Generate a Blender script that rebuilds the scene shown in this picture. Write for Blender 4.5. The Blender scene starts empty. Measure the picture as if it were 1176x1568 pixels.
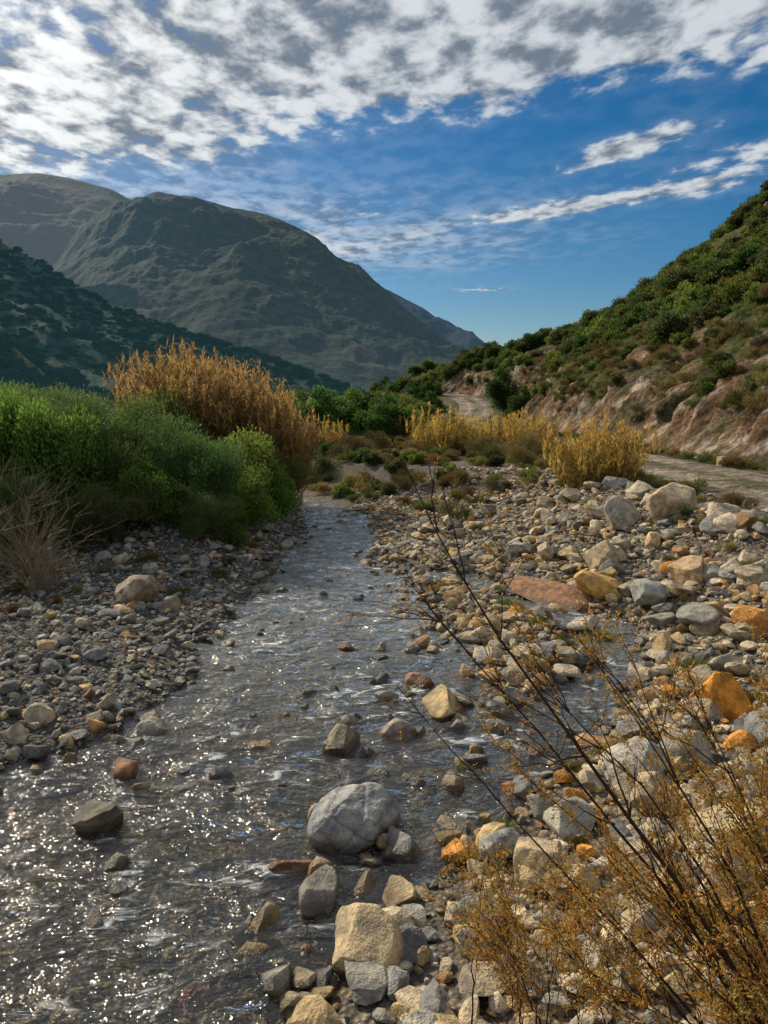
import bpy, math, random
import numpy as np
from mathutils import Vector
S=bpy.context.scene
rng=np.random.default_rng(7)
PI=math.pi
# ------------------------------------------------------------------ noise
_T=np.random.default_rng(3).random((256,256))
def vn(x,y):
    x=np.asarray(x,float);y=np.asarray(y,float)
    xi=np.floor(x).astype(int);yi=np.floor(y).astype(int)
    fx=x-xi;fy=y-yi
    fx=fx*fx*(3-2*fx);fy=fy*fy*(3-2*fy)
    a=_T[xi&255,yi&255];b=_T[(xi+1)&255,yi&255];c=_T[xi&255,(yi+1)&255];d=_T[(xi+1)&255,(yi+1)&255]
    return (a*(1-fx)+b*fx)*(1-fy)+(c*(1-fx)+d*fx)*fy
def fbm(x,y,o=5,ridge=False):
    s=0;a=.5;t=0
    for i in range(o):
        n=vn(x+i*17.3,y+i*9.1)
        if ridge:n=1-abs(2*n-1)
        s=s+a*n;t+=a;a*=.5;x=x*2.03;y=y*2.03
    return s/t-.5
def sm(a,b,x):
    t=np.clip((x-a)/(b-a),0,1);return t*t*(3-2*t)
# ------------------------------------------------------------------ mesh helper
def mesh(name,V,F,mat=None,col=None,smooth=False):
    V=np.asarray(V,np.float32);F=np.asarray(F,np.int32)
    me=bpy.data.meshes.new(name)
    n,k=F.shape
    me.vertices.add(len(V));me.vertices.foreach_set('co',V.ravel())
    me.loops.add(n*k);me.loops.foreach_set('vertex_index',F.ravel())
    me.polygons.add(n);me.polygons.foreach_set('loop_start',np.arange(0,n*k,k,dtype=np.int32))
    try: me.polygons.foreach_set('loop_total',np.full(n,k,np.int32))
    except Exception: pass
    if smooth: me.polygons.foreach_set('use_smooth',np.ones(n,bool))
    else: me.polygons.foreach_set('use_smooth',np.zeros(n,bool))
    if col is not None:
        c=me.color_attributes.new('Col','FLOAT_COLOR','POINT')
        cc=np.ones((len(V),4),np.float32);cc[:,:3]=col
        c.data.foreach_set('color',cc.ravel())
    me.update(calc_edges=True)
    if mat: me.materials.append(mat)
    return me
def obj(name,me,loc=(0,0,0),rot=0,sc=1,parent=None):
    o=bpy.data.objects.new(name,me);S.collection.objects.link(o)
    o.location=loc;o.rotation_euler=(0,0,rot)
    o.scale=(sc,sc,sc) if np.isscalar(sc) else sc
    if parent:o.parent=parent
    return o
def grid_faces(nr,nc):
    i=np.arange(nr-1)[:,None]*nc+np.arange(nc-1)[None,:]
    return np.stack([i,i+1,i+nc+1,i+nc],-1).reshape(-1,4)
# ------------------------------------------------------------------ materials
class NT:
    def __init__(s,tree): s.t=tree;s.n=tree.nodes;s.l=tree.links
    def new(s,ty,**k):
        n=s.n.new(ty)
        for a,b in k.items():setattr(n,a,b)
        return n
    def set(s,sock,v):
        if isinstance(v,bpy.types.NodeSocket): s.l.new(v,sock)
        else: sock.default_value=v
    def m(s,op,a,b=0.0,c=None,clamp=False):
        n=s.new('ShaderNodeMath',operation=op);n.use_clamp=clamp
        s.set(n.inputs[0],a);s.set(n.inputs[1],b)
        if c is not None:s.set(n.inputs[2],c)
        return n.outputs[0]
    def mr(s,v,a,b,c=0.,d=1.,smooth=True):
        n=s.new('ShaderNodeMapRange');n.interpolation_type='SMOOTHSTEP' if smooth else 'LINEAR'
        s.set(n.inputs[0],v);s.set(n.inputs[1],a);s.set(n.inputs[2],b);s.set(n.inputs[3],c);s.set(n.inputs[4],d)
        return n.outputs[0]
    def mix(s,f,a,b,blend='MIX'):
        n=s.new('ShaderNodeMix',data_type='RGBA',blend_type=blend)
        s.set(n.inputs[0],f)
        for sock,v in ((n.inputs[6],a),(n.inputs[7],b)):
            if isinstance(v,(tuple,list)) and len(v)==3:v=(*v,1)
            s.set(sock,v)
        return n.outputs[2]
    def noise(s,vec,scale,detail=4,rough=.55,dist=0.):
        n=s.new('ShaderNodeTexNoise')
        if vec is not None:s.l.new(vec,n.inputs['Vector'])
        n.inputs['Scale'].default_value=scale;n.inputs['Detail'].default_value=detail
        n.inputs['Roughness'].default_value=rough;n.inputs['Distortion'].default_value=dist
        return n.outputs['Fac']
    def vor(s,vec,scale,feature='F1',out='Distance'):
        n=s.new('ShaderNodeTexVoronoi',feature=feature)
        if vec is not None:s.l.new(vec,n.inputs['Vector'])
        n.inputs['Scale'].default_value=scale
        return n.outputs[out]
    def bump(s,h,strength,dist,nrm=None):
        n=s.new('ShaderNodeBump');s.l.new(h,n.inputs['Height'])
        n.inputs['Strength'].default_value=strength;n.inputs['Distance'].default_value=dist
        if nrm:s.l.new(nrm,n.inputs['Normal'])
        return n.outputs[0]
def mat(name):
    m=bpy.data.materials.new(name);m.use_nodes=True
    t=NT(m.node_tree);t.n.clear()
    out=t.new('ShaderNodeOutputMaterial')
    return m,t,out
def principled(t,out,col,rough=.85,nrm=None,spec=.3):
    p=t.new('ShaderNodeBsdfPrincipled')
    if isinstance(col,(tuple,list)): col=(*col[:3],1)
    t.set(p.inputs['Base Color'],col);t.set(p.inputs['Roughness'],rough)
    p.inputs['Specular IOR Level'].default_value=spec
    if nrm:t.l.new(nrm,p.inputs['Normal'])
    if out:t.l.new(p.outputs[0],out.inputs[0])
    return p
def geo_pos(t): return t.new('ShaderNodeNewGeometry').outputs['Position']
def attr(t):
    n=t.new('ShaderNodeAttribute');n.attribute_name='Col';return n.outputs['Color']

def rock_mat():
    m,t,o=mat('rock');P=geo_pos(t);c=attr(t)
    n1=t.noise(P,9,5,.65);n2=t.noise(P,60,3,.6)
    c=t.mix(t.mr(n1,.35,.65),t.mix(1.,c,(.62,.62,.64),'MULTIPLY'),t.mix(1.,c,(1.4,1.33,1.17),'MULTIPLY'))
    c=t.mix(t.mr(n2,.55,.7,0,.5),c,(.09,.08,.07))
    sep=t.new('ShaderNodeSeparateXYZ');t.l.new(P,sep.inputs[0])
    wet=t.mr(t.m('ADD',sep.outputs[2],t.m('MULTIPLY',n1,-.08)),.01,.06,1,0)
    c=t.mix(wet,c,t.mix(1.,c,(.46,.42,.36),'MULTIPLY'))
    b=t.bump(t.m('ADD',t.m('MULTIPLY',n1,.8),t.m('MULTIPLY',n2,.3)),.9,.06)
    principled(t,o,c,t.mr(wet,0,1,.85,.25),b,.35)
    return m
def ground_mat():
    m,t,o=mat('gravel_ground');P=geo_pos(t);c=attr(t)
    n1=t.noise(P,1.6,5,.6);n2=t.noise(P,14,5,.65)
    v=t.vor(P,26);vc=t.vor(P,26,out='Color')
    bw=t.new('ShaderNodeRGBToBW');t.l.new(vc,bw.inputs[0])
    k=t.m('MULTIPLY',t.mr(bw.outputs[0],0,1,.55,1.5,False),t.mr(n1,.3,.7,.75,1.2))
    k=t.m('MULTIPLY',k,t.mr(v,.0,.6,1.1,.5))
    k=t.m('MULTIPLY',k,t.mr(n2,.25,.75,.7,1.25))
    cmb=t.new('ShaderNodeCombineXYZ')
    for i in range(3):t.l.new(k,cmb.inputs[i])
    c=t.mix(1.,c,cmb.outputs[0],'MULTIPLY')
    h=t.m('ADD',t.m('MULTIPLY',v,-.6),t.m('MULTIPLY',n2,.8))
    principled(t,o,c,.9,t.bump(h,.9,.05),.2)
    return m
def hill_mat():
    m,t,o=mat('hillside_soil');P=geo_pos(t);c=attr(t)
    n1=t.noise(P,.5,6,.65);n2=t.noise(P,3.5,5,.7);
    k=t.m('MULTIPLY',t.mr(n1,.3,.7,.55,1.4),t.mr(n2,.32,.68,.5,1.5))
    cmb=t.new('ShaderNodeCombineXYZ')
    for i in range(3):t.l.new(k,cmb.inputs[i])
    c=t.mix(1.,c,cmb.outputs[0],'MULTIPLY')
    principled(t,o,c,.95,t.bump(t.m('ADD',n1,t.m('MULTIPLY',n2,.6)),1.,.7),.1)
    return m
def mountain_mat(name,base,rockc,haze,scale,rockamt=.62,grad=None):
    m,t,o=mat(name);P=geo_pos(t)
    n1=t.noise(P,scale,7,.65);n2=t.noise(P,scale*9,5,.7)
    v=t.vor(P,scale*22)
    c=t.mix(t.mr(n2,.40,.60),tuple(b*.45 for b in base),tuple(b*1.5 for b in base))
    c=t.mix(t.mr(v,.25,.5),t.mix(1.,c,(.4,.45,.4),'MULTIPLY'),c)
    c=t.mix(t.m('MULTIPLY',t.mr(n1,rockamt,rockamt+.08),t.mr(n2,.4,.6,.3,1)),c,rockc)
    p=principled(t,o,c,.95,t.bump(t.m('ADD',n1,t.m('MULTIPLY',n2,.35)),.8,.08/scale),.05)
    p.inputs['Emission Color'].default_value=(*haze,1);p.inputs['Emission Strength'].default_value=1.  # blue emission paints aerial haze into the slope surface
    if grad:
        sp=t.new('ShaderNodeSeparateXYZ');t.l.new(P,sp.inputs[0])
        t.l.new(t.mr(sp.outputs[0],grad[0],grad[1],grad[2],1.),p.inputs['Emission Strength'])  # painted haze glows stronger towards negative x, the sun side
    return m
def leaf_mat(name,hv=.03,vv=.35,trans=.4,haze=None):
    m,t,o=mat(name);c=attr(t)
    oi=t.new('ShaderNodeObjectInfo')
    hs=t.new('ShaderNodeHueSaturation')
    t.l.new(t.mr(oi.outputs['Random'],0,1,.5-hv,.5+hv,False),hs.inputs['Hue'])
    t.l.new(t.mr(t.m('FRACT',t.m('MULTIPLY',oi.outputs['Random'],7.13)),0,1,1-vv,1+vv,False),hs.inputs['Value'])
    t.l.new(c,hs.inputs['Color'])
    p=principled(t,None,hs.outputs[0],.6,None,.2)
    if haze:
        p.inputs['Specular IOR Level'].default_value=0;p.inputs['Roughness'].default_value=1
        p.inputs['Emission Color'].default_value=(*haze,1);p.inputs['Emission Strength'].default_value=1  # faint glow paints distance haze onto the leaves
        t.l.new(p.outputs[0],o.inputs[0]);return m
    tr=t.new('ShaderNodeBsdfTranslucent');t.l.new(hs.outputs[0],tr.inputs[0])
    mx=t.new('ShaderNodeMixShader');mx.inputs[0].default_value=trans
    t.l.new(p.outputs[0],mx.inputs[1]);t.l.new(tr.outputs[0],mx.inputs[2]);t.l.new(mx.outputs[0],o.inputs[0])
    return m
def water_mat():
    m,t,o=mat('stream_water');P=geo_pos(t)
    mp=t.new('ShaderNodeMapping');mp.inputs['Scale'].default_value=(.65,1.3,1);mp.inputs['Rotation'].default_value=(0,0,.35);t.l.new(P,mp.inputs[0])
    n1=t.noise(mp.outputs[0],2.5,4,.55,1.2);n2=t.noise(mp.outputs[0],9,3,.55,.8);n3=t.noise(P,.9,3)
    h=t.m('ADD',n1,t.m('MULTIPLY',n2,.26))
    b=t.bump(h,1.,.19)
    g=t.new('ShaderNodeBsdfGlossy');g.inputs['Roughness'].default_value=.07;g.inputs[0].default_value=(1,1,1,1);t.l.new(b,g.inputs['Normal'])
    tr=t.new('ShaderNodeBsdfTransparent');tr.inputs[0].default_value=(.90,.90,.84,1)
    fr=t.new('ShaderNodeFresnel');fr.inputs[0].default_value=1.33;t.l.new(b,fr.inputs['Normal'])
    mx=t.new('ShaderNodeMixShader');t.l.new(t.m('ADD',t.m('MULTIPLY',fr.outputs[0],1.6),.02,clamp=True),mx.inputs[0])
    t.l.new(tr.outputs[0],mx.inputs[1]);t.l.new(g.outputs[0],mx.inputs[2])
    d=t.new('ShaderNodeBsdfDiffuse');d.inputs[0].default_value=(.62,.67,.69,1);t.l.new(b,d.inputs['Normal'])
    foam_glint=t.m('MULTIPLY',t.mr(n2,.50,.64),t.m('MULTIPLY',t.mr(n1,.50,.62),t.mr(n3,.42,.58,.15,1.)))  # white specks: riffle foam and painted sun sparkle
    sp=t.new('ShaderNodeSeparateXYZ');t.l.new(P,sp.inputs[0])
    foam_glint=t.m('ADD',t.m('MULTIPLY',foam_glint,t.mr(sp.outputs[1],4.,8.,.5,.95)),t.mr(sp.outputs[1],4.5,11.,.02,.13),clamp=True)
    m2=t.new('ShaderNodeMixShader');t.l.new(foam_glint,m2.inputs[0]);t.l.new(mx.outputs[0],m2.inputs[1]);t.l.new(d.outputs[0],m2.inputs[2])
    t.l.new(m2.outputs[0],o.inputs[0])
    return m
def simple(name,col,rough=.8):
    m,t,o=mat(name);P=geo_pos(t);n=t.noise(P,25,4)
    principled(t,o,t.mix(n,tuple(c*.6 for c in col),tuple(min(1,c*1.4) for c in col)),rough,t.bump(n,.5,.01))
    return m
M_rock=rock_mat();M_ground=ground_mat();M_hill=hill_mat();M_water=water_mat()
M_leaf=leaf_mat('shrub_foliage');M_reed=leaf_mat('reed_foliage',.008,.15,.45)
M_bark=simple('bark',(.07,.05,.035));M_twig=simple('dry_twig',(.24,.19,.12))
# ------------------------------------------------------------------ terrain
YK=[-40,0,3.2,4,4.65,5.2,5.75,6.35,6.9,7.8,8.5,9.7,11.9,14.6,18.7,21,24,28,34]
XL=[-9,-6,-5.5,-5,-4.5,-3.8,-3.1,-2.5,-2.3,-2.2,-2.15,-2.1,-2.1,-1.9,-2.0,-2.6,-5.5,-11,-30]
XR=[-.7,-.4,-.3,.1,.55,1.05,1.25,1.3,1.2,1.05,.95,.95,.7,-.1,-.45,-.7,-2.8,-7.5,-24]
SIDE=np.array([(.3,13.2),(1.6,12.3),(2.4,11),(2.9,9.6),(2.6,8.2),(2.1,7.2),(1.5,6.2)])
ROAD=np.array([(9.6,-30,1.05),(9.3,0,1.05),(9.1,15,1.0),(8.9,25,1.0),(8.6,35,1.0),(7.7,50,1.0),(6.2,61,1.0),(6.3,70,1.2),(9.6,79,1.7),(11.0,88,2.9),(10.2,97,4.0),(8.0,105,4.5),(3,111,4.3)])
def resample(pl,n):
    pl=np.asarray(pl,float);d=np.r_[0,np.cumsum(np.linalg.norm(np.diff(pl[:,:2],axis=0),axis=1))]
    s=np.linspace(0,d[-1],n);q=np.stack([np.interp(s,d,pl[:,i]) for i in range(pl.shape[1])],1)
    for _ in range(max(1,n//14)):
        q[1:-1]=(q[:-2]+q[1:-1]*2+q[2:])/4
    return q
ROADP=resample(ROAD,160)
def seg_dist(x,y,pl):
    best=np.full(x.shape,1e9);zz=np.zeros(x.shape)
    for a,b in zip(pl[:-1],pl[1:]):
        dx,dy=b[0]-a[0],b[1]-a[1];L=dx*dx+dy*dy+1e-9
        t=np.clip(((x-a[0])*dx+(y-a[1])*dy)/L,0,1)
        d=np.hypot(x-a[0]-t*dx,y-a[1]-t*dy);k=d<best
        best=np.where(k,d,best)
        if len(a)>2: zz=np.where(k,a[2]+t*(b[2]-a[2]),zz)
    return best,zz
def H(x,y,detail=True):
    x=np.asarray(x,float);y=np.asarray(y,float)
    wob=(fbm(x*.9+5,y*.9)*.6)
    xl=np.interp(y,YK,XL)+wob;xr=np.interp(y,YK,XR)+wob
    dl=xl-x;dr=x-xr
    z=np.full(x.shape,-.17)+.12*fbm(x*2,y*2)
    ins=np.minimum(-dl,-dr);z=z+(.12)*(1-sm(0,.4,ins))*(ins>0)+.12*(ins<=0)
    lb=sm(11,14,y)
    left=.05+.33*(1-np.exp(-np.maximum(dl,0)/1.1))*(1-lb)+lb*(.95*sm(0,2.2,dl))+sm(2.5,6,dl)*.7+np.clip(dl-8,0,60)*.03
    right=.05+.16*(1-np.exp(-np.maximum(dr,0)/.6))+.75*sm(2.2,5.4,dr)*sm(3,8,y)+.28*sm(.3,2.2,dr)*(1-sm(3,8,y))
    z=np.where(dl>0,left-.04,z);z=np.where(dr>0,right-.04,z)
    db,_=seg_dist(x,y,np.array([(3.9,20),(4.8,16),(5.8,11.5),(6.2,6),(6.5,0)]))
    z=z+.28*np.exp(-(db/.9)**2)
    ds,_=seg_dist(x,y,SIDE)
    z=np.where(dr>-.3,z*sm(.2,.75,ds+wob*.8)+(-.08)*(1-sm(.2,.75,ds+wob*.8)),z)
    z=z+fbm(x*1.7,y*1.7)*.16*np.clip(np.maximum(dl,dr)+.3,.1,1)+fbm(x*7,y*7)*.05
    z=z+1.25*(1-sm(.2,2.6,y+x*.2+(1-sm(-2.5,-.5,x))*3))
    d,rz=seg_dist(x,y,ROAD)
    w=1-sm(2.4,4.2+np.clip(y-60,0,40)*.2,d)
    z=z*(1-w)+(rz-.02+fbm(x*2,y*2)*.03)*w
    return z
def axis(lo,mid0,mid1,hi,step,gr=1.13):
    m=list(np.arange(mid0,mid1,step));a=m[-1];s=step
    up=[]
    while a<hi:s*=gr;a+=s;up.append(a)
    a=m[0];s=step;dn=[]
    while a>lo:s*=gr;a-=s;dn.append(a)
    return np.array(dn[::-1]+m+up)
gx=axis(-4000,-7,10,4000,.05,1.06);gy=axis(-300,1.5,16,6000,.05,1.03)
X,Y=np.meshgrid(gx,gy)
Z=H(X,Y)
far=np.hypot(X,Y)
Z=np.where(far>400,Z*0+1,Z)
xl=np.interp(Y,YK,XL);xr=np.interp(Y,YK,XR)
nn=fbm(X*.5,Y*.5)+.5;n2=fbm(X*.13+40,Y*.13)+.5
def lerp(a,b,t):return a*(1-t[...,None])+np.asarray(b)*t[...,None]
col=np.zeros(X.shape+(3,))+np.array((.25,.20,.14))
col=lerp(col,(.20,.18,.15),sm(.4,.6,nn))
col=lerp(col,(.15,.145,.13),(X<xl)*1.)
col=lerp(col,(.29,.225,.135),((X>xl)&(X<xr))*1.)
gr=sm(.4,.62,n2+.25*sm(18,30,Y)+.15*nn-.1)*sm(17,24,Y+.8*np.clip(X-3,-3,3))
gr=np.maximum(gr,sm(5.9,6.6,X+nn)*.8*(Y>3));gr=np.maximum(gr,sm(2.6,4.2,xl-X+nn)*.9*(Y>9))
gcol=lerp(np.zeros(X.shape+(3,))+np.array((.085,.11,.035)),(.2,.15,.07),sm(.35,.65,fbm(X*.8+9,Y*.8)+.5))
col=lerp(col,(0,0,0),gr)+gcol*gr[...,None]
me=mesh('ground',np.stack([X,Y,Z],-1).reshape(-1,3),grid_faces(*X.shape),M_ground,col.reshape(-1,3),True)
obj('ground',me)
# ------------------------------------------------------------------ water
wx=np.arange(-9,4.5,.04);wy=np.concatenate([np.arange(-3,14,.04),np.arange(14,34,.1)])
WX,WY=np.meshgrid(wx,wy)
fl=sm(5,9,WY)*.5+.8
u_=WX*.9+WY*.35+.6*fbm(WX*.8,WY*.8);v_=WY*.95-WX*.35
WZ=.012+fl*(.085*fbm(u_*1.3,v_*2.3,3)+.06*fbm(u_*3.6,v_*6+9,3))
hz=H(WX,WY)
F=grid_faces(*WX.shape);keep=(hz.ravel()[F].min(1)<.08)
obj('stream_water',mesh('stream_water',np.stack([WX,WY,WZ],-1).reshape(-1,3),F[keep],M_water,None,True))
# ------------------------------------------------------------------ road
def road():
    n=700;p=resample(ROADP,n);tan=np.gradient(p[:,:2],axis=0);tan/=np.linalg.norm(tan,axis=1)[:,None]
    nr=np.stack([tan[:,1],-tan[:,0]],1);w=np.linspace(-1.9,1.9,25)
    x=p[:,0][:,None]+nr[:,0][:,None]*w;y=p[:,1][:,None]+nr[:,1][:,None]*w
    prof=-.05*(np.exp(-((abs(w)-.85)/.25)**2))+.02*np.exp(-(w/.4)**2)-.05*(abs(w)>1.8)
    z=p[:,2][:,None]+prof[None,:]+.04+fbm(x*2,y*2)*.04
    c=np.zeros(x.shape+(3,))+np.array((.27,.225,.17))
    g=np.exp(-(w/.35)**2)[None,:]*sm(.4,.6,fbm(x,y)+.55)
    c=lerp(c,(.13,.14,.06),g*.8);c=lerp(c,(.38,.32,.25),np.exp(-((abs(w)-.85)/.25)**2)[None,:]*np.ones(x.shape)*.8)
    obj('dirt_road',mesh('dirt_road',np.stack([x,y,z],-1).reshape(-1,3),grid_faces(*x.shape),M_hill,c.reshape(-1,3),True))
road()
# ------------------------------------------------------------------ lofted hills
def loft(name,curves,svals,nu,nv,matl,amp,fs,colf=None,seed=0,ampcurve=None,ridge=True,fine=0):
    C=[]
    for c in curves:
        c=np.asarray(c,float);tt=np.linspace(0,1,len(c));u=np.linspace(0,1,nu)
        q=np.stack([np.interp(u,tt,c[:,i]) for i in range(3)],1)
        k=max(1,int(nu/len(c)/5))
        for _ in range(k*k//2+1):q[1:-1]=(q[:-2]+2*q[1:-1]+q[2:])/4
        C.append(q)
    v=np.linspace(0,svals[-1],nv);P=np.zeros((nv,nu,3))
    for i in range(3):
        for j in range(nu):P[:,j,i]=np.interp(v,svals,[c[j,i] for c in C])
    x,y=P[...,0].copy(),P[...,1].copy()
    a=amp*(ampcurve(v) if ampcurve else np.clip(v*4,0,1))[:,None]
    P[...,2]+=a*fbm(x*fs+seed,y*fs+seed*2,7,ridge)
    P[...,2]+=a*.15*fbm(x*fs*9,y*fs*9,4)
    if fine:
        P[...,2]+=fine*fbm(x*.9,y*.9,5)*np.clip(v*8,.2,1)[:,None]
        P[...,0]+=fine*1.7*fbm(y*.55,P[...,2]*.22+x*.1,5,True)*np.clip(v*12,.0,1)[:,None]
    cl=colf(P,v) if colf else None
    obj(name,mesh(name,P.reshape(-1,3),grid_faces(nv,nu),matl,None if cl is None else cl.reshape(-1,3),True))
    return P,v
toe=[(12.2,-20,.9),(12,0,.9),(11.8,20,.8),(11.6,35,.8),(11.4,50,.8),(11.6,65,.9),(14.4,80,1.6),(14,95,3),(11,110,3.6),(3,117,2.6),(-3,119,.3)]
cut=[(14.0,-20,3.2),(13.7,0,3.0),(13.8,20,3.1),(13.8,35,4.0),(13.9,50,4.9),(14.6,65,5.6),(17,80,6.2),(16,95,7.0),(12,113,7.2),(4.5,120,6.6),(-2,121,1.5)]
crest=[(60,-20,36),(56,10,34),(52,35,31),(47,60,28.5),(41,80,25.6),(35,83,19.2),(29,89,14.6),(24.6,98,12.2),(17,114,11.0),(5.7,126,8.8),(-4,127,.5)]
back=[(p[0]*1.0+22,p[1]+30,p[2]*.45) for p in crest]
def hillcol(P,v):
    x,y=P[...,0],P[...,1];V=v[:,None]+0*x
    n=fbm(x*.35,y*.35)+.5;n3=fbm(x*1.3,y*1.3+P[...,2])+.5
    c=np.zeros(x.shape+(3,))+np.array((.18,.13,.075))
    c=lerp(c,(.09,.10,.035),sm(.4,.58,n))
    k=1-sm(.18,.29,V+.26*(n-.5)*2)
    rc=lerp(np.zeros(x.shape+(3,))+np.array((.20,.125,.075)),(.38,.32,.25),sm(.56,.68,n3))
    rc=lerp(rc,(.10,.085,.045),sm(.5,.64,fbm(x*.6+30,y*.6+P[...,2]*.5)+.5))
    return c*(1-k[...,None])+rc*k[...,None]
HP,Hv=loft('hillside',[toe,cut,crest,back],[0,.2,1,1.5],800,300,M_hill,2.6,.13,hillcol,3,lambda v:np.clip(v*3,0,.5)*(1-.6*np.exp(-((v-1)/.1)**2)),False,1.1)
def sv(lst):return [(a*d,d,3+e*d) for a,e,d in lst]
def frontof(ridge,fy,fz=-2,xk=.55):return [(x*xk,y*fy,fz) for x,y,z in ridge]
def backof(ridge):return [(x*1.3,y*1.45,z*.2) for x,y,z in ridge]
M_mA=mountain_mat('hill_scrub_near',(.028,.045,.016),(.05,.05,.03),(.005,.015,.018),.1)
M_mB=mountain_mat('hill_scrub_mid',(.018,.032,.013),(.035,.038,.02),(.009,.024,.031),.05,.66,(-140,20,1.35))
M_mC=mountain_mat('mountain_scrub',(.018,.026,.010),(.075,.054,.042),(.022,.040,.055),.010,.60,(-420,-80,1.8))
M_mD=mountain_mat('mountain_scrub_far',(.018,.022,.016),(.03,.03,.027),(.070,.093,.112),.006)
M_mE=mountain_mat('mountain_scrub_behind',(.016,.022,.016),(.05,.04,.036),(.024,.050,.080),.008)  # rear ridge; its bluer tint is painted haze
bell=lambda v:np.clip(v*2.2,0,1)*(1-.8*np.exp(-((v-1)/.18)**2))
A=sv([(-1.6,.3,70),(-.95,.24,80),(-.68,.155,85),(-.507,.087,90),(-.4654,.064,92),(-.415,.036,95),(-.34,-.008,98),(-.28,-.03,100)])
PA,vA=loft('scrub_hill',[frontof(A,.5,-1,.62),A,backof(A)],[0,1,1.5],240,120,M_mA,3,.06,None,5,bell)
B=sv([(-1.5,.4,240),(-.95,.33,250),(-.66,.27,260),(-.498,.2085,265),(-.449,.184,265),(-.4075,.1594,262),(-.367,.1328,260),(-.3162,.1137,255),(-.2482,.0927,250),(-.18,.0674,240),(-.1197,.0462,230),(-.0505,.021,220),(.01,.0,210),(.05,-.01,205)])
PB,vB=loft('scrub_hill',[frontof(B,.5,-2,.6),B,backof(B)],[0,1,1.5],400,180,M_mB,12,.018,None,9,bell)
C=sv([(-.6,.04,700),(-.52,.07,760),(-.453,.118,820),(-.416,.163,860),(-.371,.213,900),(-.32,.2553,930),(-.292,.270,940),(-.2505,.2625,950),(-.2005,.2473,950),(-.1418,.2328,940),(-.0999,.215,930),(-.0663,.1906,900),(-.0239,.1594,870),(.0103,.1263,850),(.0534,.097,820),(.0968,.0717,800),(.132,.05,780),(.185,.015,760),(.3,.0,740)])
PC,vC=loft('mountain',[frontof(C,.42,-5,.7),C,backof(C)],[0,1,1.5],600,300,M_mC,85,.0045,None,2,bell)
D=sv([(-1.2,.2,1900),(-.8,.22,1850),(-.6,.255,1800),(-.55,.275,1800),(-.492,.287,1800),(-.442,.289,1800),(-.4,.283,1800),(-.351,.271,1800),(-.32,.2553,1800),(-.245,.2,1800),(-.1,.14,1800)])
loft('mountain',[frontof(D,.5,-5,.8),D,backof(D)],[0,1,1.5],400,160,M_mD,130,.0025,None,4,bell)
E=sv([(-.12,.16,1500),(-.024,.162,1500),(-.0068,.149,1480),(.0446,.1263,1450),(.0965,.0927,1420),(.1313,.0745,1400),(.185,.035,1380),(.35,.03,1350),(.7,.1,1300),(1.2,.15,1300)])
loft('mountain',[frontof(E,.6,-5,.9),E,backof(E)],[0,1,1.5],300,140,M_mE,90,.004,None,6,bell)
# ------------------------------------------------------------------ rocks
def ico(sub):
    import bmesh
    bm=bmesh.new();bmesh.ops.create_icosphere(bm,subdivisions=sub,radius=1)
    V=np.array([v.co[:] for v in bm.verts]);F=np.array([[v.index for v in f.verts] for f in bm.faces]);bm.free();return V,F
def rockvar(sub,r,ncut=12,nz=.1,cmin=.45,cmax=.8):
    V,F=ico(sub);V=V.copy()
    for _ in range(ncut):
        n=r.normal(size=3);n/=np.linalg.norm(n);c=r.uniform(cmin,cmax)
        d=V@n;k=d>c;V[k]-=((d[k]-c)*.97)[:,None]*n
    V/=np.abs(V).max()
    V+= V*((fbm(V[:,0]*1.7+r.random()*50,V[:,1]*1.7+V[:,2]*1.3,5))[:,None]*nz*3)
    V*=np.array([1,r.uniform(.6,.95),r.uniform(.4,.75)])
    return V,F
R1=[rockvar(2,rng,12,.07) for _ in range(30)]
R3=[rockvar(4,rng,13,.08) for _ in range(18)]
R0=[rockvar(1,rng,5,.04) for _ in range(14)]
def rotm(r,tilt=.35):
    a=r.uniform(0,2*PI);b=r.normal()*tilt;c=r.normal()*tilt
    ca,sa,cb,sb,cc,sc=math.cos(a),math.sin(a),math.cos(b),math.sin(b),math.cos(c),math.sin(c)
    return np.array([[ca,-sa,0],[sa,ca,0],[0,0,1]])@np.array([[1,0,0],[0,cb,-sb],[0,sb,cb]])@np.array([[cc,0,sc],[0,1,0],[-sc,0,cc]])
PAL=np.array([(.34,.33,.30),(.24,.245,.25),(.45,.385,.28),(.48,.365,.20),(.16,.16,.16),(.54,.47,.36),(.40,.24,.11),(.55,.25,.05),(.32,.18,.11)])
def stones(name,x,y,r,variants,warm,sink=.25,zoff=None,smooth=False):
    Vs=[];Fs=[];Cs=[];off=0
    z=H(x,y) if zoff is None else np.zeros(len(x))+zoff
    pw=np.array([.15,.09,.24,.23,.05,.13,.07,.03,.02]) if warm else np.array([.30,.28,.10,.05,.16,.05,.03,.004,.026])
    pw=pw/pw.sum()
    for i in range(len(x)):
        V,F=variants[rng.integers(len(variants))]
        W=(V*r[i])@rotm(rng).T+np.array([x[i],y[i],z[i]+r[i]*sink])
        Vs.append(W);Fs.append(F+off);off+=len(V)
        c=PAL[rng.choice(len(PAL),p=pw)]*rng.uniform(.6,1.2)
        Cs.append(np.broadcast_to(c,(len(V),3)))
    return obj(name,mesh(name,np.concatenate(Vs),np.concatenate(Fs),M_rock,np.concatenate(Cs),smooth))
def scatter(n,x0,x1,y0,y1,cond):
    x=rng.uniform(x0,x1,n);y=rng.uniform(y0,y1,n);k=cond(x,y);return x[k],y[k]
def side(x,y):
    wob=fbm(x*.9+5,y*.9)*.6
    return np.interp(y,YK,XL)+wob-x, x-np.interp(y,YK,XR)-wob
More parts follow.
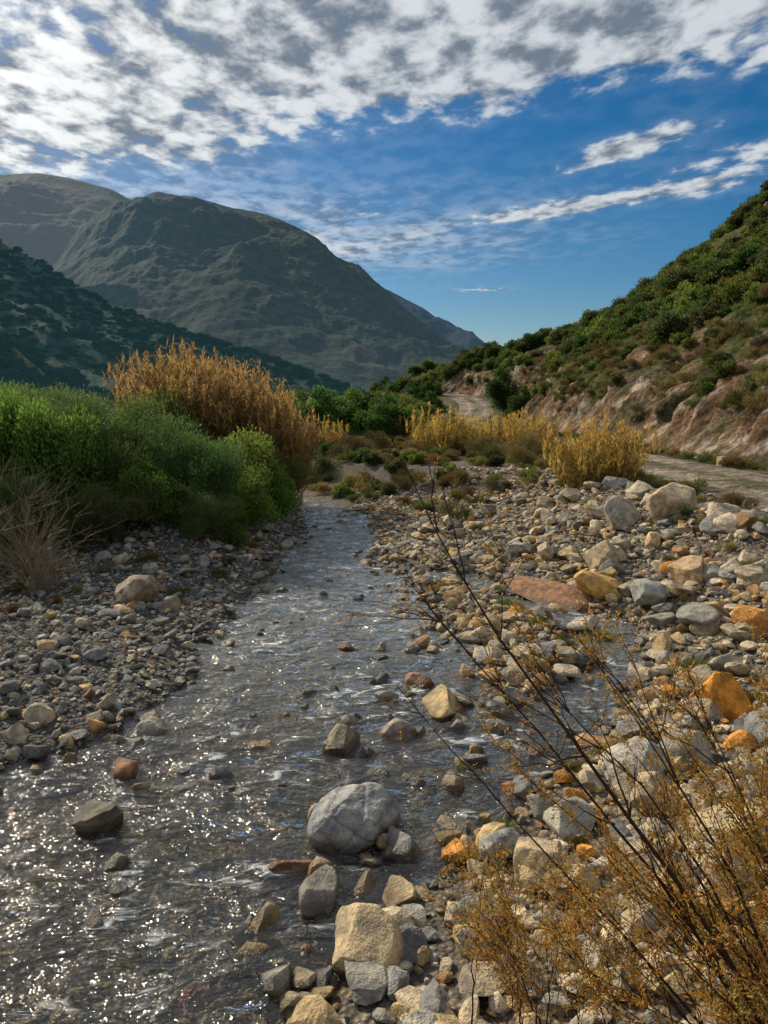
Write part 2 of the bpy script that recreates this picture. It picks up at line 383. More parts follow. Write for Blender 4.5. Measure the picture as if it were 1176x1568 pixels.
def rc(x,y):
    l,r=side(x,y);ds,_=seg_dist(x,y,SIDE)
    g=fbm(x*.4,y*.4)+.5
    return (r>0)&(x<6.6+g)&((ds>.30)|(rng.random(x.shape)<.32))&((y<17)|(rng.random(x.shape)<(1.6-(y-17)/7*1.2)*g))
def lc(x,y):
    l,r=side(x,y);return (l>0)&(l<3.6+.0*x)
def wc(x,y):
    l,r=side(x,y);return (l<=.0)&(r<=.0)
U=lambda a,b,n,p=1.:a+(b-a)*rng.random(n)**p
x,y=scatter(22000,-1,8,2.4,26,rc);stones('river_gravel',x,y,U(.018,.05,len(x)),R0,True,.1)
x,y=scatter(11500,-1,7.6,2.6,24,rc);stones('river_stones',x,y,U(.045,.105,len(x),1.6),R1,True)
x,y=scatter(1700,-1,7.4,2.8,24,rc);stones('river_cobbles',x,y,U(.1,.2,len(x),1.7),R1,True,.3)
db=lambda x,y:rc(x,y)&(rng.random(x.shape)<.25+1*np.exp(-(seg_dist(x,y,np.array([(3.9,17),(4.6,13),(4.6,9),(3.4,5)]))[0]/1.3)**2))
x,y=scatter(330,.5,7,5.5,19,db);stones('river_boulders',x,y,U(.17,.34,len(x),1.8),R3,True,.35,None,True)
x,y=scatter(16000,-8,-1,4.5,18,lc);stones('bank_gravel',x,y,U(.018,.045,len(x)),R0,False,.1)
x,y=scatter(5200,-8,-1,4.5,20,lc);stones('bank_stones',x,y,U(.035,.09,len(x),1.6),R1,False)
x,y=scatter(560,-8,-1,4.5,20,lc);stones('bank_cobbles',x,y,U(.09,.18,len(x),1.8),R1,False,.3)
x,y=scatter(8500,-5,2,2.5,16,wc);stones('stream_bed_stones',x,y,U(.03,.09,len(x),1.6),R1,True,-.15)
wc2=lambda x,y:wc(x,y)&((fbm(x*.7+3,y*.6)>.06)|(rng.random(x.shape)<.10+.22*sm(-.6,.6,x)))
x,y=scatter(820,-4,1.4,3.2,22,wc2);rr_=U(.045,.15,len(x),2.2);stones('midstream_stones',x,y,rr_,R1,False,.12,-.01)
x,y=scatter(520,-.6,1.5,2.9,15,lambda x,y:(side(x,y)[1]>-.6)&(side(x,y)[1]<.2));stones('waterline_stones',x,y,U(.05,.15,len(x),1.8),R1,True,.2,.0)
x,y=scatter(420,-3.6,-1,4,20,lambda x,y:(side(x,y)[0]>-.3)&(side(x,y)[0]<.2));stones('waterline_stones',x,y,U(.05,.13,len(x),1.8),R1,False,.1,.0)
# the big rounded, split grey boulder in midstream
V,F=ico(6);V=V.copy();q=np.random.default_rng(2)
for _ in range(7):
    n=q.normal(size=3);n/=np.linalg.norm(n);c=q.uniform(.72,.9);d=V@n;k=d>c;V[k]-=((d[k]-c)*.8)[:,None]*n
base=V.copy()
V*=(1+.32*fbm(base[:,0]*1.1+7,base[:,1]*1.1+base[:,2]*.9,5))[:,None]
for n,c,dp in (((.45,-.35,.82),.30,.10),((-.8,.2,.55),.25,.06),((.2,-.95,.25),.35,.05)):
    n=np.array(n)/np.linalg.norm(n);d=base@n+.10*fbm(base[:,0]*3,base[:,1]*3+base[:,2]*2,4)-c
    V-=base*(dp*np.exp(-(d/.028)**2)+.035*sm(0,.05,d))[:,None]
V*=np.array([.36,.29,.27])
obj('grey_boulder',mesh('grey_boulder',V,F,M_rock,np.broadcast_to(np.array((.31,.32,.335)),(len(V),3)),True),(-.2,4.88,.06),.5)
HERO=[('grey_boulder',.10,4.66,.17,(.25,.25,.25),(1,.8,.7)),('tan_boulder',-.12,3.62,.24,(.48,.39,.25),(.85,1,.85)),
('dark_boulder',-.42,4.12,.2,(.2,.19,.18),(1.1,.7,.7)),('tan_boulder',.1,4.15,.15,(.46,.37,.23),(1,.8,.7)),('tan_boulder',-.7,3.95,.15,(.43,.33,.20),(1.1,.7,.6)),('tan_boulder',-.75,3.7,.12,(.42,.33,.22),(1.1,.7,.6)),
('brown_boulder',-.6,4.45,.15,(.34,.18,.10),(1.2,.6,.6)),('brown_boulder',-.42,4.4,.11,(.38,.26,.16),(1,.8,.9)),('tan_boulder',.56,6.95,.27,(.47,.36,.21),(1.1,.8,.7)),('brown_boulder',.4,7.6,.18,(.32,.19,.13),(1,.8,.9)),
('grey_boulder',.1,6.4,.2,(.34,.30,.26),(1,.8,.7)),('dark_boulder',-.36,6.2,.2,(.26,.22,.17),(1,.8,.9)),('dark_boulder',-.15,6.05,.11,(.16,.16,.16),(1,.8,.9)),('grey_boulder',.05,7.2,.14,(.3,.29,.26),(1.1,.8,.8)),('grey_boulder',-2.15,6.45,.23,(.31,.31,.29),(1.1,.7,.55)),
('brown_boulder',-2.15,5.75,.19,(.30,.17,.10),(1.2,.7,.6)),('dark_boulder',-2.05,4.95,.22,(.15,.14,.12),(1.1,.8,.75)),('orange_boulder',-.95,3.42,.13,(.42,.15,.06),(1,.8,.4)),
('tan_boulder',-3.5,10.2,.34,(.34,.29,.22),(1,.9,.8)),('tan_boulder',-3.0,9.9,.2,(.3,.26,.2),(1,.9,.8)),('orange_boulder',3.05,6.35,.27,(.62,.25,.03),(1,.9,1)),('orange_boulder',3.2,10.7,.38,(.58,.35,.12),(1.1,.8,.7)),
('brown_slab_boulder',2.55,11.3,.75,(.3,.17,.10),(1.3,.6,.34)),('orange_boulder',4.3,8.3,.25,(.55,.26,.07),(1,.9,.8)),
('tan_boulder',3.6,12.2,.38,(.42,.34,.22),(1,.9,.9)),('tan_boulder',5.1,12.9,.45,(.46,.38,.26),(1,.9,.85)),('grey_boulder',4.4,13.6,.42,(.36,.33,.28),(1,.9,.85)),
('grey_boulder',3.7,10.0,.3,(.30,.31,.31),(1,.9,.8)),('tan_boulder',4.4,10.4,.32,(.45,.33,.2),(1,.9,.8)),('grey_boulder',1.25,4.75,.2,(.38,.37,.33),(1,.9,.8)),
('grey_boulder',.75,4.45,.17,(.28,.28,.27),(1,.7,.8)),('tan_boulder',1.9,4.9,.22,(.42,.34,.22),(1,.8,.8)),('grey_boulder',2.4,5.6,.25,(.36,.34,.3),(1,.8,.8)),('tan_boulder',2.1,4.1,.26,(.43,.35,.22),(1,.9,.8)),
('tan_boulder',.95,4.1,.2,(.47,.38,.25),(1,.9,.8)),('grey_boulder',.55,3.75,.17,(.3,.3,.3),(1,.8,.8)),('dark_boulder',.5,4.9,.14,(.19,.19,.19),(1.2,.7,.6))]
for nm,x0,y0,r,c,s in HERO:
    V,F=rockvar(5,rng,15,.07,.5,.85);V=(V/np.abs(V).max(0))*np.array(s)*r
    V=V@rotm(rng,.12).T
    z0=max(float(H(np.array([x0]),np.array([y0]))[0]),-.06)
    obj(nm,mesh(nm,V,F,M_rock,np.broadcast_to(np.array(c),(len(V),3)),True),(x0,y0,z0+r*s[2]*.5))
# ------------------------------------------------------------------ plants
def norm(v):return v/(np.linalg.norm(v,axis=1)[:,None]+1e-9)
def leafquads(P,D,L,W,c,r):
    D=norm(D);w=norm(np.cross(D,r.normal(size=D.shape)))*W[:,None];L=L[:,None]
    V=np.stack([P,P+D*L*.5+w,P+D*L,P+D*L*.5-w],1).reshape(-1,3)
    F=np.arange(len(V)).reshape(-1,4);return V,F,np.repeat(c,4,axis=0)
def tube(pts,r0,r1,sides=5):
    pts=np.asarray(pts,float);n=len(pts);T=norm(np.gradient(pts,axis=0))
    a=norm(np.cross(T,np.array([.31,.2,.9])[None]));b=np.cross(T,a);R=np.linspace(r0,r1,n)
    th=np.arange(sides)*2*PI/sides
    V=pts[:,None]+R[:,None,None]*(a[:,None]*np.cos(th)[None,:,None]+b[:,None]*np.sin(th)[None,:,None])
    F=[]
    for i in range(n-1):
        for j in range(sides):
            k=(j+1)%sides;F.append((i*sides+j,i*sides+k,(i+1)*sides+k,(i+1)*sides+j))
    return V.reshape(-1,3),np.array(F)
def combine(parts):
    V=[];F=[];C=[];o=0
    for v,f,c in parts:
        V.append(v);F.append(f+o);C.append(np.broadcast_to(c,(len(v),3)));o+=len(v)
    return np.concatenate(V),np.concatenate(F),np.concatenate(C)
def bush_mesh(name,seed,R,Hh,nlobe,nleaf,L,W,c0,c1,updir=.5,stems=6,lobe=.42,mt=None):
    r=np.random.default_rng(seed);parts=[]
    cen=[];rad=[]
    for i in range(nlobe):
        a=r.uniform(0,2*PI);q=math.sqrt(r.random())*.72
        hh=r.uniform(.12,1)*(1-.45*q*q)-.0
        cen.append((math.cos(a)*q*R,math.sin(a)*q*R,hh*Hh*.78));rad.append(r.uniform(.6,1.15)*lobe*min(R,Hh*.8))
    cen=np.array(cen);rad=np.array(rad)
    idx=r.choice(nlobe,nleaf,p=rad**2/np.sum(rad**2))
    d=norm(r.normal(size=(nleaf,3)));rr=r.random(nleaf)**.45*(1+.25*r.normal(size=nleaf)*.6)
    P=cen[idx]+d*(rad[idx]*rr)[:,None]*np.array([1,1,.85])
    k=P[:,2]>.02;P=P[k];d=d[k];idx=idx[k];rr=rr[k];n=len(P)
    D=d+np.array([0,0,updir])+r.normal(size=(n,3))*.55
    t=np.clip(.15+.55*rr+.25*(P[:,2]/Hh)+r.normal(size=n)*.16+ (r.random(nlobe)*.4-.2)[idx],0,1)[:,None]  # inner and lower leaves painted darker, as shade within the crown
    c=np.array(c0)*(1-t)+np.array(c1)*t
    parts.append(leafquads(P,D,L*r.uniform(.6,1.3,n),W*r.uniform(.6,1.3,n),c,r))
    for i in range(stems):
        j=r.integers(nlobe);e=cen[j];b=np.array([e[0]*.15,e[1]*.15,-.1])
        m=(b+e)/2+r.normal(size=3)*.08*R
        v,f=tube([b,m,e,e+r.normal(size=3)*.3*rad[j]+np.array([0,0,rad[j]*.8])],.025*Hh/2,.005,4);parts.append((v,f,np.array((.06,.045,.03))))
    V,F,Cc=combine(parts)
    return mesh(name,V,F,mt or M_leaf,Cc)
GD=(.012,.028,.012)
def hz1(x,y):return float(H(np.array([float(x)]),np.array([float(y)]))[0])
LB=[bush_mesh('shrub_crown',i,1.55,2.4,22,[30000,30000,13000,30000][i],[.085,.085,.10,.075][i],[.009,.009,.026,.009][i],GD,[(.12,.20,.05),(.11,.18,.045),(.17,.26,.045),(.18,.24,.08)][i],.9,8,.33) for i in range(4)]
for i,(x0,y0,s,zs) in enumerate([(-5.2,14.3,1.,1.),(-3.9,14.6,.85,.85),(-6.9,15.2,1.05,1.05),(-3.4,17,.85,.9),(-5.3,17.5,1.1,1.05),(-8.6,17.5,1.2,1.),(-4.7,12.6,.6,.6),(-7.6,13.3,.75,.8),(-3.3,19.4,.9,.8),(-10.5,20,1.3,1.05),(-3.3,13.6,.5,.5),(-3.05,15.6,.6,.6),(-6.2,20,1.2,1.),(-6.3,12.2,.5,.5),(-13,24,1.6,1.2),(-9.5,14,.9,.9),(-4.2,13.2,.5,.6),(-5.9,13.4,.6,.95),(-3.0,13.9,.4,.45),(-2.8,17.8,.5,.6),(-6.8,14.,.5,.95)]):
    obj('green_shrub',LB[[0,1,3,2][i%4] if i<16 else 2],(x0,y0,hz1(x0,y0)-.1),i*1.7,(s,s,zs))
def reed_mesh(name,seed,n,R,h0,h1,c0,c1,plume=True,leafL=.55,flare=.25,nl=11,lw=.02):
    r=np.random.default_rng(seed);parts=[];c0=np.array(c0);c1=np.array(c1)
    LP=[];LD=[];LL=[];LW=[];LC=[]
    for i in range(n):
        a=r.uniform(0,2*PI);q=math.sqrt(r.random())*R
        b=np.array([math.cos(a)*q,math.sin(a)*q,-.1]);h=r.uniform(h0,h1)*(1-.3*(q/R)**2)
        lean=np.array([math.cos(a),math.sin(a),0])*flare*q/R*h+r.normal(size=3)*[.06*h,.06*h,0]
        t=np.linspace(0,1,6)[:,None];pts=b+np.array([0,0,h])*t+lean*t**2
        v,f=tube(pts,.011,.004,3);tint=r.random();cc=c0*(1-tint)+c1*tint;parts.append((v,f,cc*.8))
        for k in range(nl):
            tt=r.uniform(.2,1);p=b+np.array([0,0,h])*tt+lean*tt**2
            aa=r.uniform(0,2*PI);d=np.array([math.cos(aa),math.sin(aa),r.uniform(.7,2.2)])
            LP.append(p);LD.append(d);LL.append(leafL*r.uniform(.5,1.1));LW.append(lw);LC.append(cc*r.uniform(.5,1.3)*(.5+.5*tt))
            p2=p+d/np.linalg.norm(d)*LL[-1]*.8
            LP.append(p2);LD.append(np.array([d[0],d[1],-.5]));LL.append(leafL*.4);LW.append(lw*.7);LC.append(LC[-1])
        if plume and r.random()<.5:
            top=pts[-1]
            for k in range(24):
                s=r.uniform(-.3,.15);aa=r.uniform(0,2*PI)
                LP.append(top+[0,0,s]);LD.append(np.array([math.cos(aa)*.5,math.sin(aa)*.5,1.2]));LL.append(.16);LW.append(.012);LC.append(c1*r.uniform(.8,1.25))
    LP,LD,LL,LW,LC=map(np.array,(LP,LD,LL,LW,LC));parts.append(leafquads(LP,LD,LL,LW,LC,r))
    V,F,Cc=combine(parts);return mesh(name,V,F,M_reed,Cc)
OR0=(.17,.11,.045);OR1=(.50,.33,.12)
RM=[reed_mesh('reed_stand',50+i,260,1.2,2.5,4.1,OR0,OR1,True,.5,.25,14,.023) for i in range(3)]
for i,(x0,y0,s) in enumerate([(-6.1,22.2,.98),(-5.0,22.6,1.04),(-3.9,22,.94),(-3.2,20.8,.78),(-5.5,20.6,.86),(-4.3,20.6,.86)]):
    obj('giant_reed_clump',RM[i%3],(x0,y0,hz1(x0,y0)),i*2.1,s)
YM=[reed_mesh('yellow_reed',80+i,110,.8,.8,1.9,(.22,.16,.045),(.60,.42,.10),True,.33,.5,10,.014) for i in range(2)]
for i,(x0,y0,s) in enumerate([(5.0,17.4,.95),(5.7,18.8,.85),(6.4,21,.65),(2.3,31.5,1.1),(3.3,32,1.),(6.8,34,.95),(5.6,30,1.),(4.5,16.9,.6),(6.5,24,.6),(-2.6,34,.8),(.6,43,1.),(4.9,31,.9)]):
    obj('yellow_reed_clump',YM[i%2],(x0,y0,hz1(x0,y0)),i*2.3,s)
BR=[bush_mesh('brown_shrub',90+i,1.1,1.3,12,9000,.09,.01,(.05,.035,.015),[(.20,.135,.06),(.15,.13,.055)][i],.9) for i in range(2)]
for i,(x0,y0,s) in enumerate([(5,27,.9),(3.9,28,.8),(6.2,28,.8),(-.5,32,.8),(1.2,30,.6),(-2.6,27,.8),(2.2,36,1.),(4.8,33,.9),(4.6,25,.6),(0.6,24,.4),(2,22.5,.35),(5.9,16,.35),(-4.6,27.5,1),(-1.4,29,.7),(-3.6,33,1.),(3,35,.8),(6,38,.9)]):
    obj('brown_shrub',BR[i%2],(x0,y0,hz1(x0,y0)-.05),i*1.3,s)
LC4=[(.14,.20,.035),(.09,.15,.03),(.20,.25,.05),(.12,.14,.05)]
HB=[bush_mesh('hill_shrub',120+i,1.,1.5,11,2600,.17,.05,(.02,.034,.01),LC4[i],.4,3) for i in range(4)]
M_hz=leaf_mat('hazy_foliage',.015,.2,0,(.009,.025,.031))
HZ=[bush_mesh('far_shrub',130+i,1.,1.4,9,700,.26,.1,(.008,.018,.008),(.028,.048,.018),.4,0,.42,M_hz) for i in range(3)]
VT=[bush_mesh('valley_tree_crown',140+i,1.6,3.0,18,9000,.16,.04,(.014,.028,.01),[(.10,.18,.035),(.15,.22,.045)][i],.4,6,.36) for i in range(2)]
em=bpy.data.objects.new('valley_trees',None);S.collection.objects.link(em)
r=np.random.default_rng(11)
for i in range(90):
    x0=r.uniform(-9,5.3);y0=r.uniform(42,72)
    if abs(x0-np.interp(y0,ROAD[:,1][:9],ROAD[:,0][:9]))<3.4:continue
    obj('valley_tree',VT[i%2],(x0,y0,hz1(x0,y0)-.2),r.uniform(0,6),r.uniform(.7,1.2)*(1.08 if x0<3.4 else .7),em)
for i in range(70):
    x0=r.uniform(-30,1);y0=r.uniform(75,118)
    obj('valley_tree',VT[i%2],(x0,y0,hz1(x0,y0)-.3),r.uniform(0,6),r.uniform(.9,1.5),em)
for x0,y0,s in [(13.6,76,1.5),(12.9,84,1.9),(5.5,84,1.1),(5.3,90,1.2),(4,96,1.4),(2,88,1.4),(6.3,99,1.1)]:
    obj('valley_tree',VT[0],(x0,y0,hz1(x0,y0)-.2),x0,(s*.8,s*.8,s),em)
eg=bpy.data.objects.new('valley_scrub',None);S.collection.objects.link(eg)
GT=[bush_mesh('grass_tuft',160+i,.45,.35,9,1500,.13,.005,(.05,.055,.015),[(.16,.19,.05),(.3,.22,.08)][i],1.6,0) for i in range(2)]
for i in range(800):
    y0=r.uniform(15,60)**1.;x0=r.uniform(-.25*y0-2,6.6)
    l,rr=side(np.array([x0]),np.array([y0]))
    if rr[0]<.6 or y0<18 and x0<5.5:continue
    if y0<24 and r.random()<.25:continue
    k=r.random()
    obj('scrub',GT[i%2] if k<.75 else (HB[i%4] if k<.9 else BR[i%2]),(x0,y0,hz1(x0,y0)-.03),r.uniform(0,6),r.uniform(.5,1.3)*(1 if k<.75 else .35),eg)
for i in range(260):
    y0=r.uniform(6,55);x0=r.choice([r.uniform(6.0,7.1),r.uniform(10.9,12.2)])
    obj('scrub',GT[i%2],(x0,y0,hz1(x0,y0)-.03),r.uniform(0,6),r.uniform(.4,1.1),eg)
for i in range(110):
    x0=r.uniform(.8,6.5);y0=r.uniform(4,18)
    obj('scrub',GT[i%2],(x0,y0,hz1(x0,y0)-.03),r.uniform(0,6),r.uniform(.2,.5),eg)
for i in range(60):
    y0=r.uniform(9,20);x0=np.interp(y0,YK,XL)-r.uniform(.6,3.4)
    s=r.uniform(.2,.45);obj('scrub',GT[i%2],(x0,y0,hz1(x0,y0)-.03),r.uniform(0,6),(s*1.3,s*1.3,s),eg)
# hillside shrubs, spread by surface area
eh=bpy.data.objects.new('hillside_shrubs',None);S.collection.objects.link(eh)
def areaw(P,v,smin,smax,cond=None):
    a=np.linalg.norm(np.cross(P[1:,:-1]-P[:-1,:-1],P[:-1,1:]-P[:-1,:-1]),axis=-1)
    vv=v[:-1,None]+0*a;a=a*(vv>=smin)*(vv<=smax)
    if cond is not None:a=a*cond(P[:-1,:-1])
    return a
def pick(P,a,n):
    f=a.ravel()/a.sum();k=r.choice(len(f),n,p=f);i,j=np.unravel_index(k,a.shape);return P[i,j],i
a=areaw(HP,Hv,.13,1.05,lambda p:(p[...,1]>14)*np.clip((vn(p[...,0]*.2,p[...,1]*.2+p[...,2]*.2)-.28)*2.6,.06,1))
pp,ii=pick(HP,a,2500)
for k,p in enumerate(pp):
    s=Hv[ii[k]]
    if s<.24 and r.random()<.7:continue
    sc=r.uniform(.5,1.3)*(.74+.0045*p[1])*(.65 if s<.28 else 1)
    if s>.96:sc*=.75
    obj('shrub',HB[r.integers(4)],(p[0],p[1],p[2]-.25),r.uniform(0,6),(sc,sc,sc*r.uniform(.7,1.15)),eh)
a=areaw(HP,Hv,.12,.6,lambda p:(p[...,1]>14)*(p[...,1]<90)*1.)
pp,ii=pick(HP,a,800)
for k,p in enumerate(pp):obj('shrub',GT[k%2],(p[0],p[1],p[2]-.05),r.uniform(0,6),r.uniform(.8,1.9),eh)
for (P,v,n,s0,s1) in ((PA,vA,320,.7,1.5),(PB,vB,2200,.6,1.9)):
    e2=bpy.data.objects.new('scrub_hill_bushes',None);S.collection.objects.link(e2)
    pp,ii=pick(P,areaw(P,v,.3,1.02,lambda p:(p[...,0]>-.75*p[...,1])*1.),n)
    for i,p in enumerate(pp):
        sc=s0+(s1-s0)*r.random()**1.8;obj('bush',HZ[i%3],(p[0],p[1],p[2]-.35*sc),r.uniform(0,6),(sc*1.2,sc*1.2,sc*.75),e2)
def twig_mesh(name,seed,R,h,n,m,r0=.012,sub=7):
    q=np.random.default_rng(seed);parts=[]
    for i in range(n):
        a=q.uniform(0,2*PI);k=q.random()**.6*R;e=np.array([math.cos(a)*k,math.sin(a)*k,h*q.uniform(.6,1)*(1-.4*(k/R)**2)])
        t=np.linspace(0,1,7)[:,None];pts=e*t*np.array([1,1,0])*t**.4+np.array([0,0,e[2]])*t+q.normal(size=(7,3))*.03*h*t
        parts.append((*tube(pts,r0,.003,4),(0,0,0)))
        for j in range(sub):
            tt=q.integers(2,6);p=pts[tt];d=(pts[tt+1]-p);d/=np.linalg.norm(d);d=d+q.normal(size=3)*.5;L=q.uniform(.15,.4)*h*.6
            pp=p+d*np.linspace(0,L,4)[:,None]+q.normal(size=(4,3))*.012;parts.append((*tube(pp,r0*.4,.0018,3),(0,0,0)))
    V,F,_=combine(parts);return mesh(name,V,F,m)
TW=[twig_mesh('dry_shrub',200+i,1.1,1.3,42,M_twig,.01,9) for i in range(2)]
for i,(x0,y0,s) in enumerate([(-5.4,11,1.1),(-6.4,10.2,1.2),(-4.9,10.3,.75),(-6.2,12,1.2)]):obj('dry_twiggy_shrub',TW[i%2],(x0,y0,hz1(x0,y0)-.05),i*2,s)
BT=twig_mesh('bare_tree_crown',210,1.3,2.4,40,M_bark,.03,9)
for u,s in ((.47,.8),(.52,1.),(.615,1.),(.6,.6)):
    p=HP[np.searchsorted(Hv,.98),int(u*799)];obj('bare_tree',BT,(p[0],p[1],p[2]-.3),u*30,s)
# foreground tamarisk
def tamarisk():
    q=np.random.default_rng(5);parts=[];LP=[];LD=[];LC=[];LL=[]
    wood=np.array((.085,.042,.028));root=np.array([1.35,1.75,.55])
    def feather(pts,dens,t0=.35):
        n=len(pts);seg=np.linalg.norm(pts[-1]-pts[0]);k=int(dens*seg)
        for _ in range(k):
            t=q.uniform(t0,1)*(n-1);i=min(int(t),n-2);p=pts[i]+(pts[i+1]-pts[i])*(t-i)
            d=pts[i+1]-pts[i];d=d/(np.linalg.norm(d)+1e-9)
            s=d+q.normal(size=3)*.75;s/=np.linalg.norm(s);L=q.uniform(.03,.10)
            tint=q.random()**1.4;c=np.array((.56,.25,.045))*(1-tint)+np.array((.32,.27,.07))*tint
            for j in range(9):
                LP.append(p+s*L*j/9);LD.append(s+q.normal(size=3)*.6);LL.append(q.uniform(.010,.022));LC.append(c*q.uniform(.6,1.4))
    def branch(pts,r0,r1,nsub,dens,subL):
        pts=np.array(pts,float);d=np.r_[0,np.cumsum(np.linalg.norm(np.diff(pts,axis=0),axis=1))]
        s=np.linspace(0,d[-1],14);P=np.stack([np.interp(s,d,pts[:,i]) for i in range(3)],1)
        for _ in range(3):P[1:-1]=(P[:-2]+2*P[1:-1]+P[2:])/4
        P[1:]+=q.normal(size=(13,3))*.006
        parts.append((*tube(P,r0,r1,6),wood))
        for _ in range(nsub):
            i=q.integers(3,13);dr=P[i]-P[i-1];dr/=np.linalg.norm(dr)
            dr=dr+q.normal(size=3)*.38+np.array([0,0,.1]);L=q.uniform(.35,1)*subL
            t=np.linspace(0,1,7)[:,None];pp=P[i]+dr*t*L+np.array([-.05,0,.07])*t**2*L+q.normal(size=(7,3))*.004
            parts.append((*tube(pp,r0*.35,.001,4),wood*1.2))
            feather(pp,dens)
            for _ in range(3):
                a=q.integers(2,6);d2=dr+q.normal(size=3)*.5;l2=L*.4
                p2=pp[a]+d2*np.linspace(0,l2,5)[:,None];parts.append((*tube(p2,r0*.17,.0008,3),wood*1.2));feather(p2,dens*1.3,.1)
    branch([root,(1.09,1.9,1.29),(.825,2.1,1.69),(.573,2.35,1.96),(.36,2.6,2.22),(.13,2.85,2.65),(.03,3.0,2.88)],.011,.0012,18,6,.38)
    branch([root,(1.1,2.0,1.2),(.8,2.3,1.6),(.5,2.6,1.85),(.3,2.8,2.1),(.12,3,2.25)],.009,.0012,24,8,.4)
    branch([root,(1.15,1.95,1.3),(.9,2.2,1.7),(.65,2.5,1.95),(.5,2.7,2.1)],.008,.0012,18,14,.35)
    branch([root,(1.2,2.0,1.3),(1.0,2.3,1.75),(.85,2.55,2.0),(.75,2.7,2.15)],.009,.0012,18,22,.35)
    branch([root,(1.3,2.0,1.3),(1.2,2.3,1.7),(1.1,2.5,1.95)],.009,.0012,16,36,.35)
    branch([root,(1.4,2.0,1.3),(1.4,2.3,1.75),(1.35,2.5,2.0)],.009,.0012,16,38,.35)
    branch([root,(1.0,2.1,1.1),(.6,2.5,1.35),(.3,2.8,1.6),(.05,3,1.8)],.007,.0012,14,6,.35)
    for k in range(21):
        tip=np.array([q.uniform(.55,1.8),q.uniform(2.1,2.9),0]);tip[2]=.8+ .45*q.random()+.36*max(0,tip[0]-.4)
        mid=root*.5+tip*.5+np.array([q.uniform(-.05,.2),-.05,.1])+q.normal(size=3)*.05
        branch([root+q.normal(size=3)*.08,mid,tip],q.uniform(.005,.009),.0012,9,36,.40)
    for k in range(9):
        b=np.array([q.uniform(.35,1.2),q.uniform(2.5,3.),.25]);tip=b+np.array([q.uniform(-.3,.1),q.uniform(-.1,.2),q.uniform(.4,.8)])
        branch([b,b*.5+tip*.5+q.normal(size=3)*.04,tip],.005,.001,8,24,.3)
    LP,LD,LC,LL=map(np.array,(LP,LD,LC,LL));parts.append(leafquads(LP,LD,LL,LL*.17,LC,q))
    V,F,Cc=combine(parts);obj('tamarisk_bush',mesh('tamarisk_bush',V,F,M_reed,Cc))
tamarisk()
import bmesh
bm=bmesh.new();bmesh.ops.create_cube(bm,size=1)
for v in bm.verts:v.co.x*=.26;v.co.y*=.24;v.co.z=v.co.z*.32+.14; v.co.x*=1-.12*(v.co.z>.2)
bmesh.ops.bevel(bm,geom=bm.edges[:],offset=.02,segments=2);me=bpy.data.meshes.new('marker_block');bm.to_mesh(me);bm.free();me.materials.append(simple('marker_concrete',(.42,.33,.2)))
obj('roadside_marker_block',me,(11.2,24.5,hz1(11.2,24.5)),.3)
# ------------------------------------------------------------------ sky
EL,AZ=math.radians(33),math.radians(-44)
sd=Vector((math.sin(AZ)*math.cos(EL),math.cos(AZ)*math.cos(EL),math.sin(EL)))
w=bpy.data.worlds.new('World');S.world=w;w.use_nodes=True;t=NT(w.node_tree);t.n.clear()
out=t.new('ShaderNodeOutputWorld');bg=t.new('ShaderNodeBackground');bg.inputs[1].default_value=.14;t.l.new(bg.outputs[0],out.inputs[0])
sky=t.new('ShaderNodeTexSky',sky_type='NISHITA');sky.sun_disc=False;sky.sun_elevation=EL;sky.sun_rotation=AZ;sky.air_density=1.;sky.dust_density=.5;sky.ozone_density=3.
tc=t.new('ShaderNodeTexCoord').outputs['Generated'];sp=t.new('ShaderNodeSeparateXYZ');t.l.new(tc,sp.inputs[0])
zc=t.m('MAXIMUM',sp.outputs[2],.04);px=t.m('DIVIDE',sp.outputs[0],zc);py=t.m('DIVIDE',sp.outputs[1],zc)
cb=t.new('ShaderNodeCombineXYZ');t.l.new(px,cb.inputs[0]);t.l.new(py,cb.inputs[1]);P=cb.outputs[0]
rot=t.new('ShaderNodeMapping');rot.inputs['Rotation'].default_value=(0,0,math.radians(35));rot.inputs['Scale'].default_value=(1.05,.75,1);t.l.new(P,rot.inputs[0])
nA=t.noise(rot.outputs[0],7.5,6,.56,.15);nB=t.noise(P,1.4,3,.5);nC=t.noise(rot.outputs[0],2.2,4,.55,.2)
edge=t.m('SUBTRACT',t.m('SUBTRACT',2.98,t.m('MULTIPLY',px,.45)),py)
M=t.mr(edge,-.4,.5,0,1)
def seg(cx,cy,ang,lx,ly):
    dx=t.m('SUBTRACT',px,cx);dy=t.m('SUBTRACT',py,cy);c,s=math.cos(ang),math.sin(ang)
    a=t.m('DIVIDE',t.m('ADD',t.m('MULTIPLY',dx,c),t.m('MULTIPLY',dy,s)),lx);b=t.m('DIVIDE',t.m('SUBTRACT',t.m('MULTIPLY',dy,c),t.m('MULTIPLY',dx,s)),ly)
    return t.m('EXPONENT',t.m('MULTIPLY',t.m('ADD',t.m('MULTIPLY',a,a),t.m('MULTIPLY',b,b)),-1.))
streak=t.m('ADD',t.m('ADD',t.m('MULTIPLY',seg(1.0,3.95,math.atan2(-.73,1.05),.85,.2),1.2),t.m('MULTIPLY',seg(.94,3.1,math.atan2(-.55,.4),.45,.14),1.15)),t.m('ADD',t.m('MULTIPLY',seg(-.1,4.1,.2,.25,.14),.8),t.m('MULTIPLY',seg(.9,6.7,.1,.35,.2),.9)))
streak=t.m('ADD',streak,t.m('MULTIPLY',seg(1.5,3.1,-.9,.5,.25),.8))
lump=t.m('ADD',seg(-1.15,2.7,-.25,.55,.3),t.m('MULTIPLY',seg(.2,2.2,-.2,.7,.35),.8))
cov=t.m('ADD',t.m('MAXIMUM',M,streak),t.m('MULTIPLY',lump,.4))
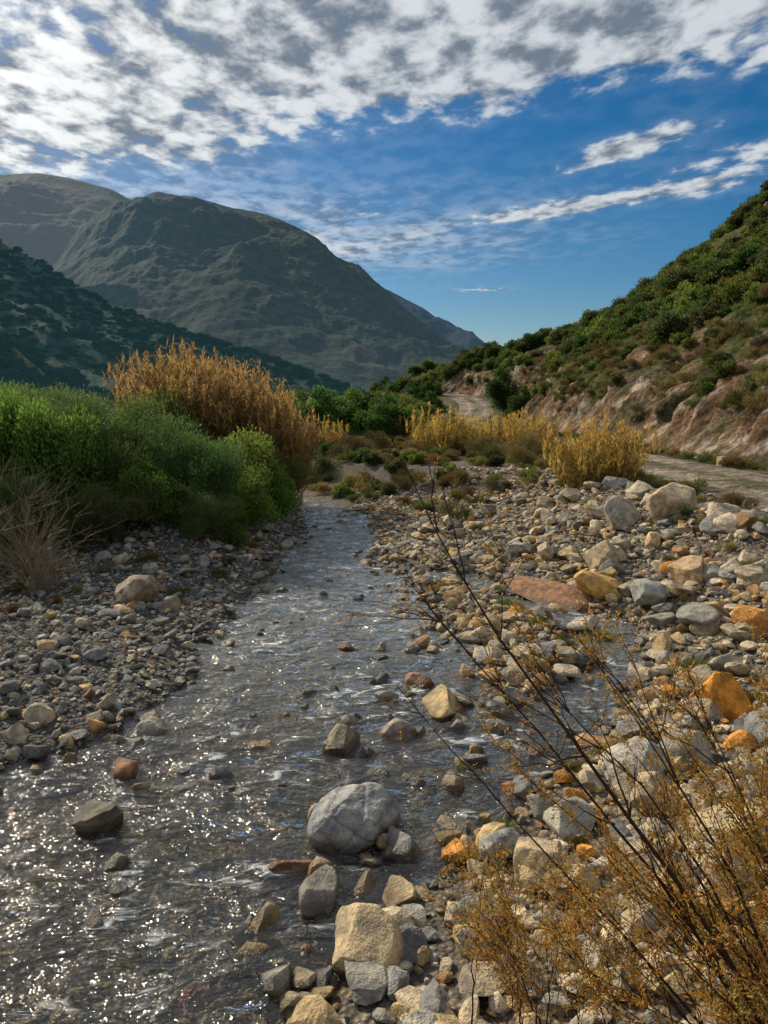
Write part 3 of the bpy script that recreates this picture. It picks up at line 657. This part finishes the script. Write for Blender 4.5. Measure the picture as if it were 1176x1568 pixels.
dens=t.m('ADD',t.m('ADD',t.m('MULTIPLY',nA,.75),t.m('MULTIPLY',nC,.6)),t.m('MULTIPLY',cov,.45))
alpha=t.mr(dens,.90,1.14,0,.97)
veil=t.m('ADD',seg(-1.6,4.4,0,1.3,1.6),t.m('MULTIPLY',seg(-.1,4.9,-.4,1.1,.9),.75))
veil=t.m('ADD',veil,t.m('MULTIPLY',M,.32))
veil=t.m('ADD',veil,t.m('MULTIPLY',streak,.35))
veil=t.m('MULTIPLY',veil,t.mr(nC,.3,.7,.35,1.),clamp=True)
alpha=t.m('MAXIMUM',alpha,t.m('MULTIPLY',veil,.85))
vm=t.new('ShaderNodeVectorMath',operation='DOT_PRODUCT');t.l.new(tc,vm.inputs[0]);vm.inputs[1].default_value=sd
dt=t.m('MAXIMUM',vm.outputs['Value'],0.);glow=t.m('POWER',dt,9.)
shade=t.mr(t.m('ADD',t.m('MULTIPLY',nA,1.3),t.m('MULTIPLY',nB,.55)),.74,1.10,0,1)
cc=t.mix(shade,(1.2,1.5,1.9),(4.6,4.9,5.2))
cc=t.mix(t.m('MULTIPLY',glow,.9,clamp=True),cc,t.mix(shade,(1.9,2.15,2.4),(10.5,10.5,10)))
hs=t.new('ShaderNodeHueSaturation');hs.inputs['Saturation'].default_value=1.5;hs.inputs['Value'].default_value=.52;t.l.new(sky.outputs[0],hs.inputs['Color'])
t.l.new(t.mix(alpha,hs.outputs[0],cc),bg.inputs[0])
L=bpy.data.lights.new('sun','SUN');L.energy=5.0;L.angle=math.radians(.5);L.color=(1,.87,.68)
o=bpy.data.objects.new('sun',L);S.collection.objects.link(o);o.rotation_euler=(-sd).to_track_quat('-Z','Y').to_euler()
cam=bpy.data.cameras.new('camera');co=bpy.data.objects.new('camera',cam);S.collection.objects.link(co);S.camera=co
co.location=(0,0,3.0);co.rotation_euler=(math.radians(90-8.3),0,0)
cam.sensor_fit='VERTICAL';cam.sensor_height=24;cam.lens=12/.692;cam.clip_end=20000;cam.clip_start=.05
S.view_settings.view_transform='Standard';S.view_settings.look='None';S.view_settings.exposure=0
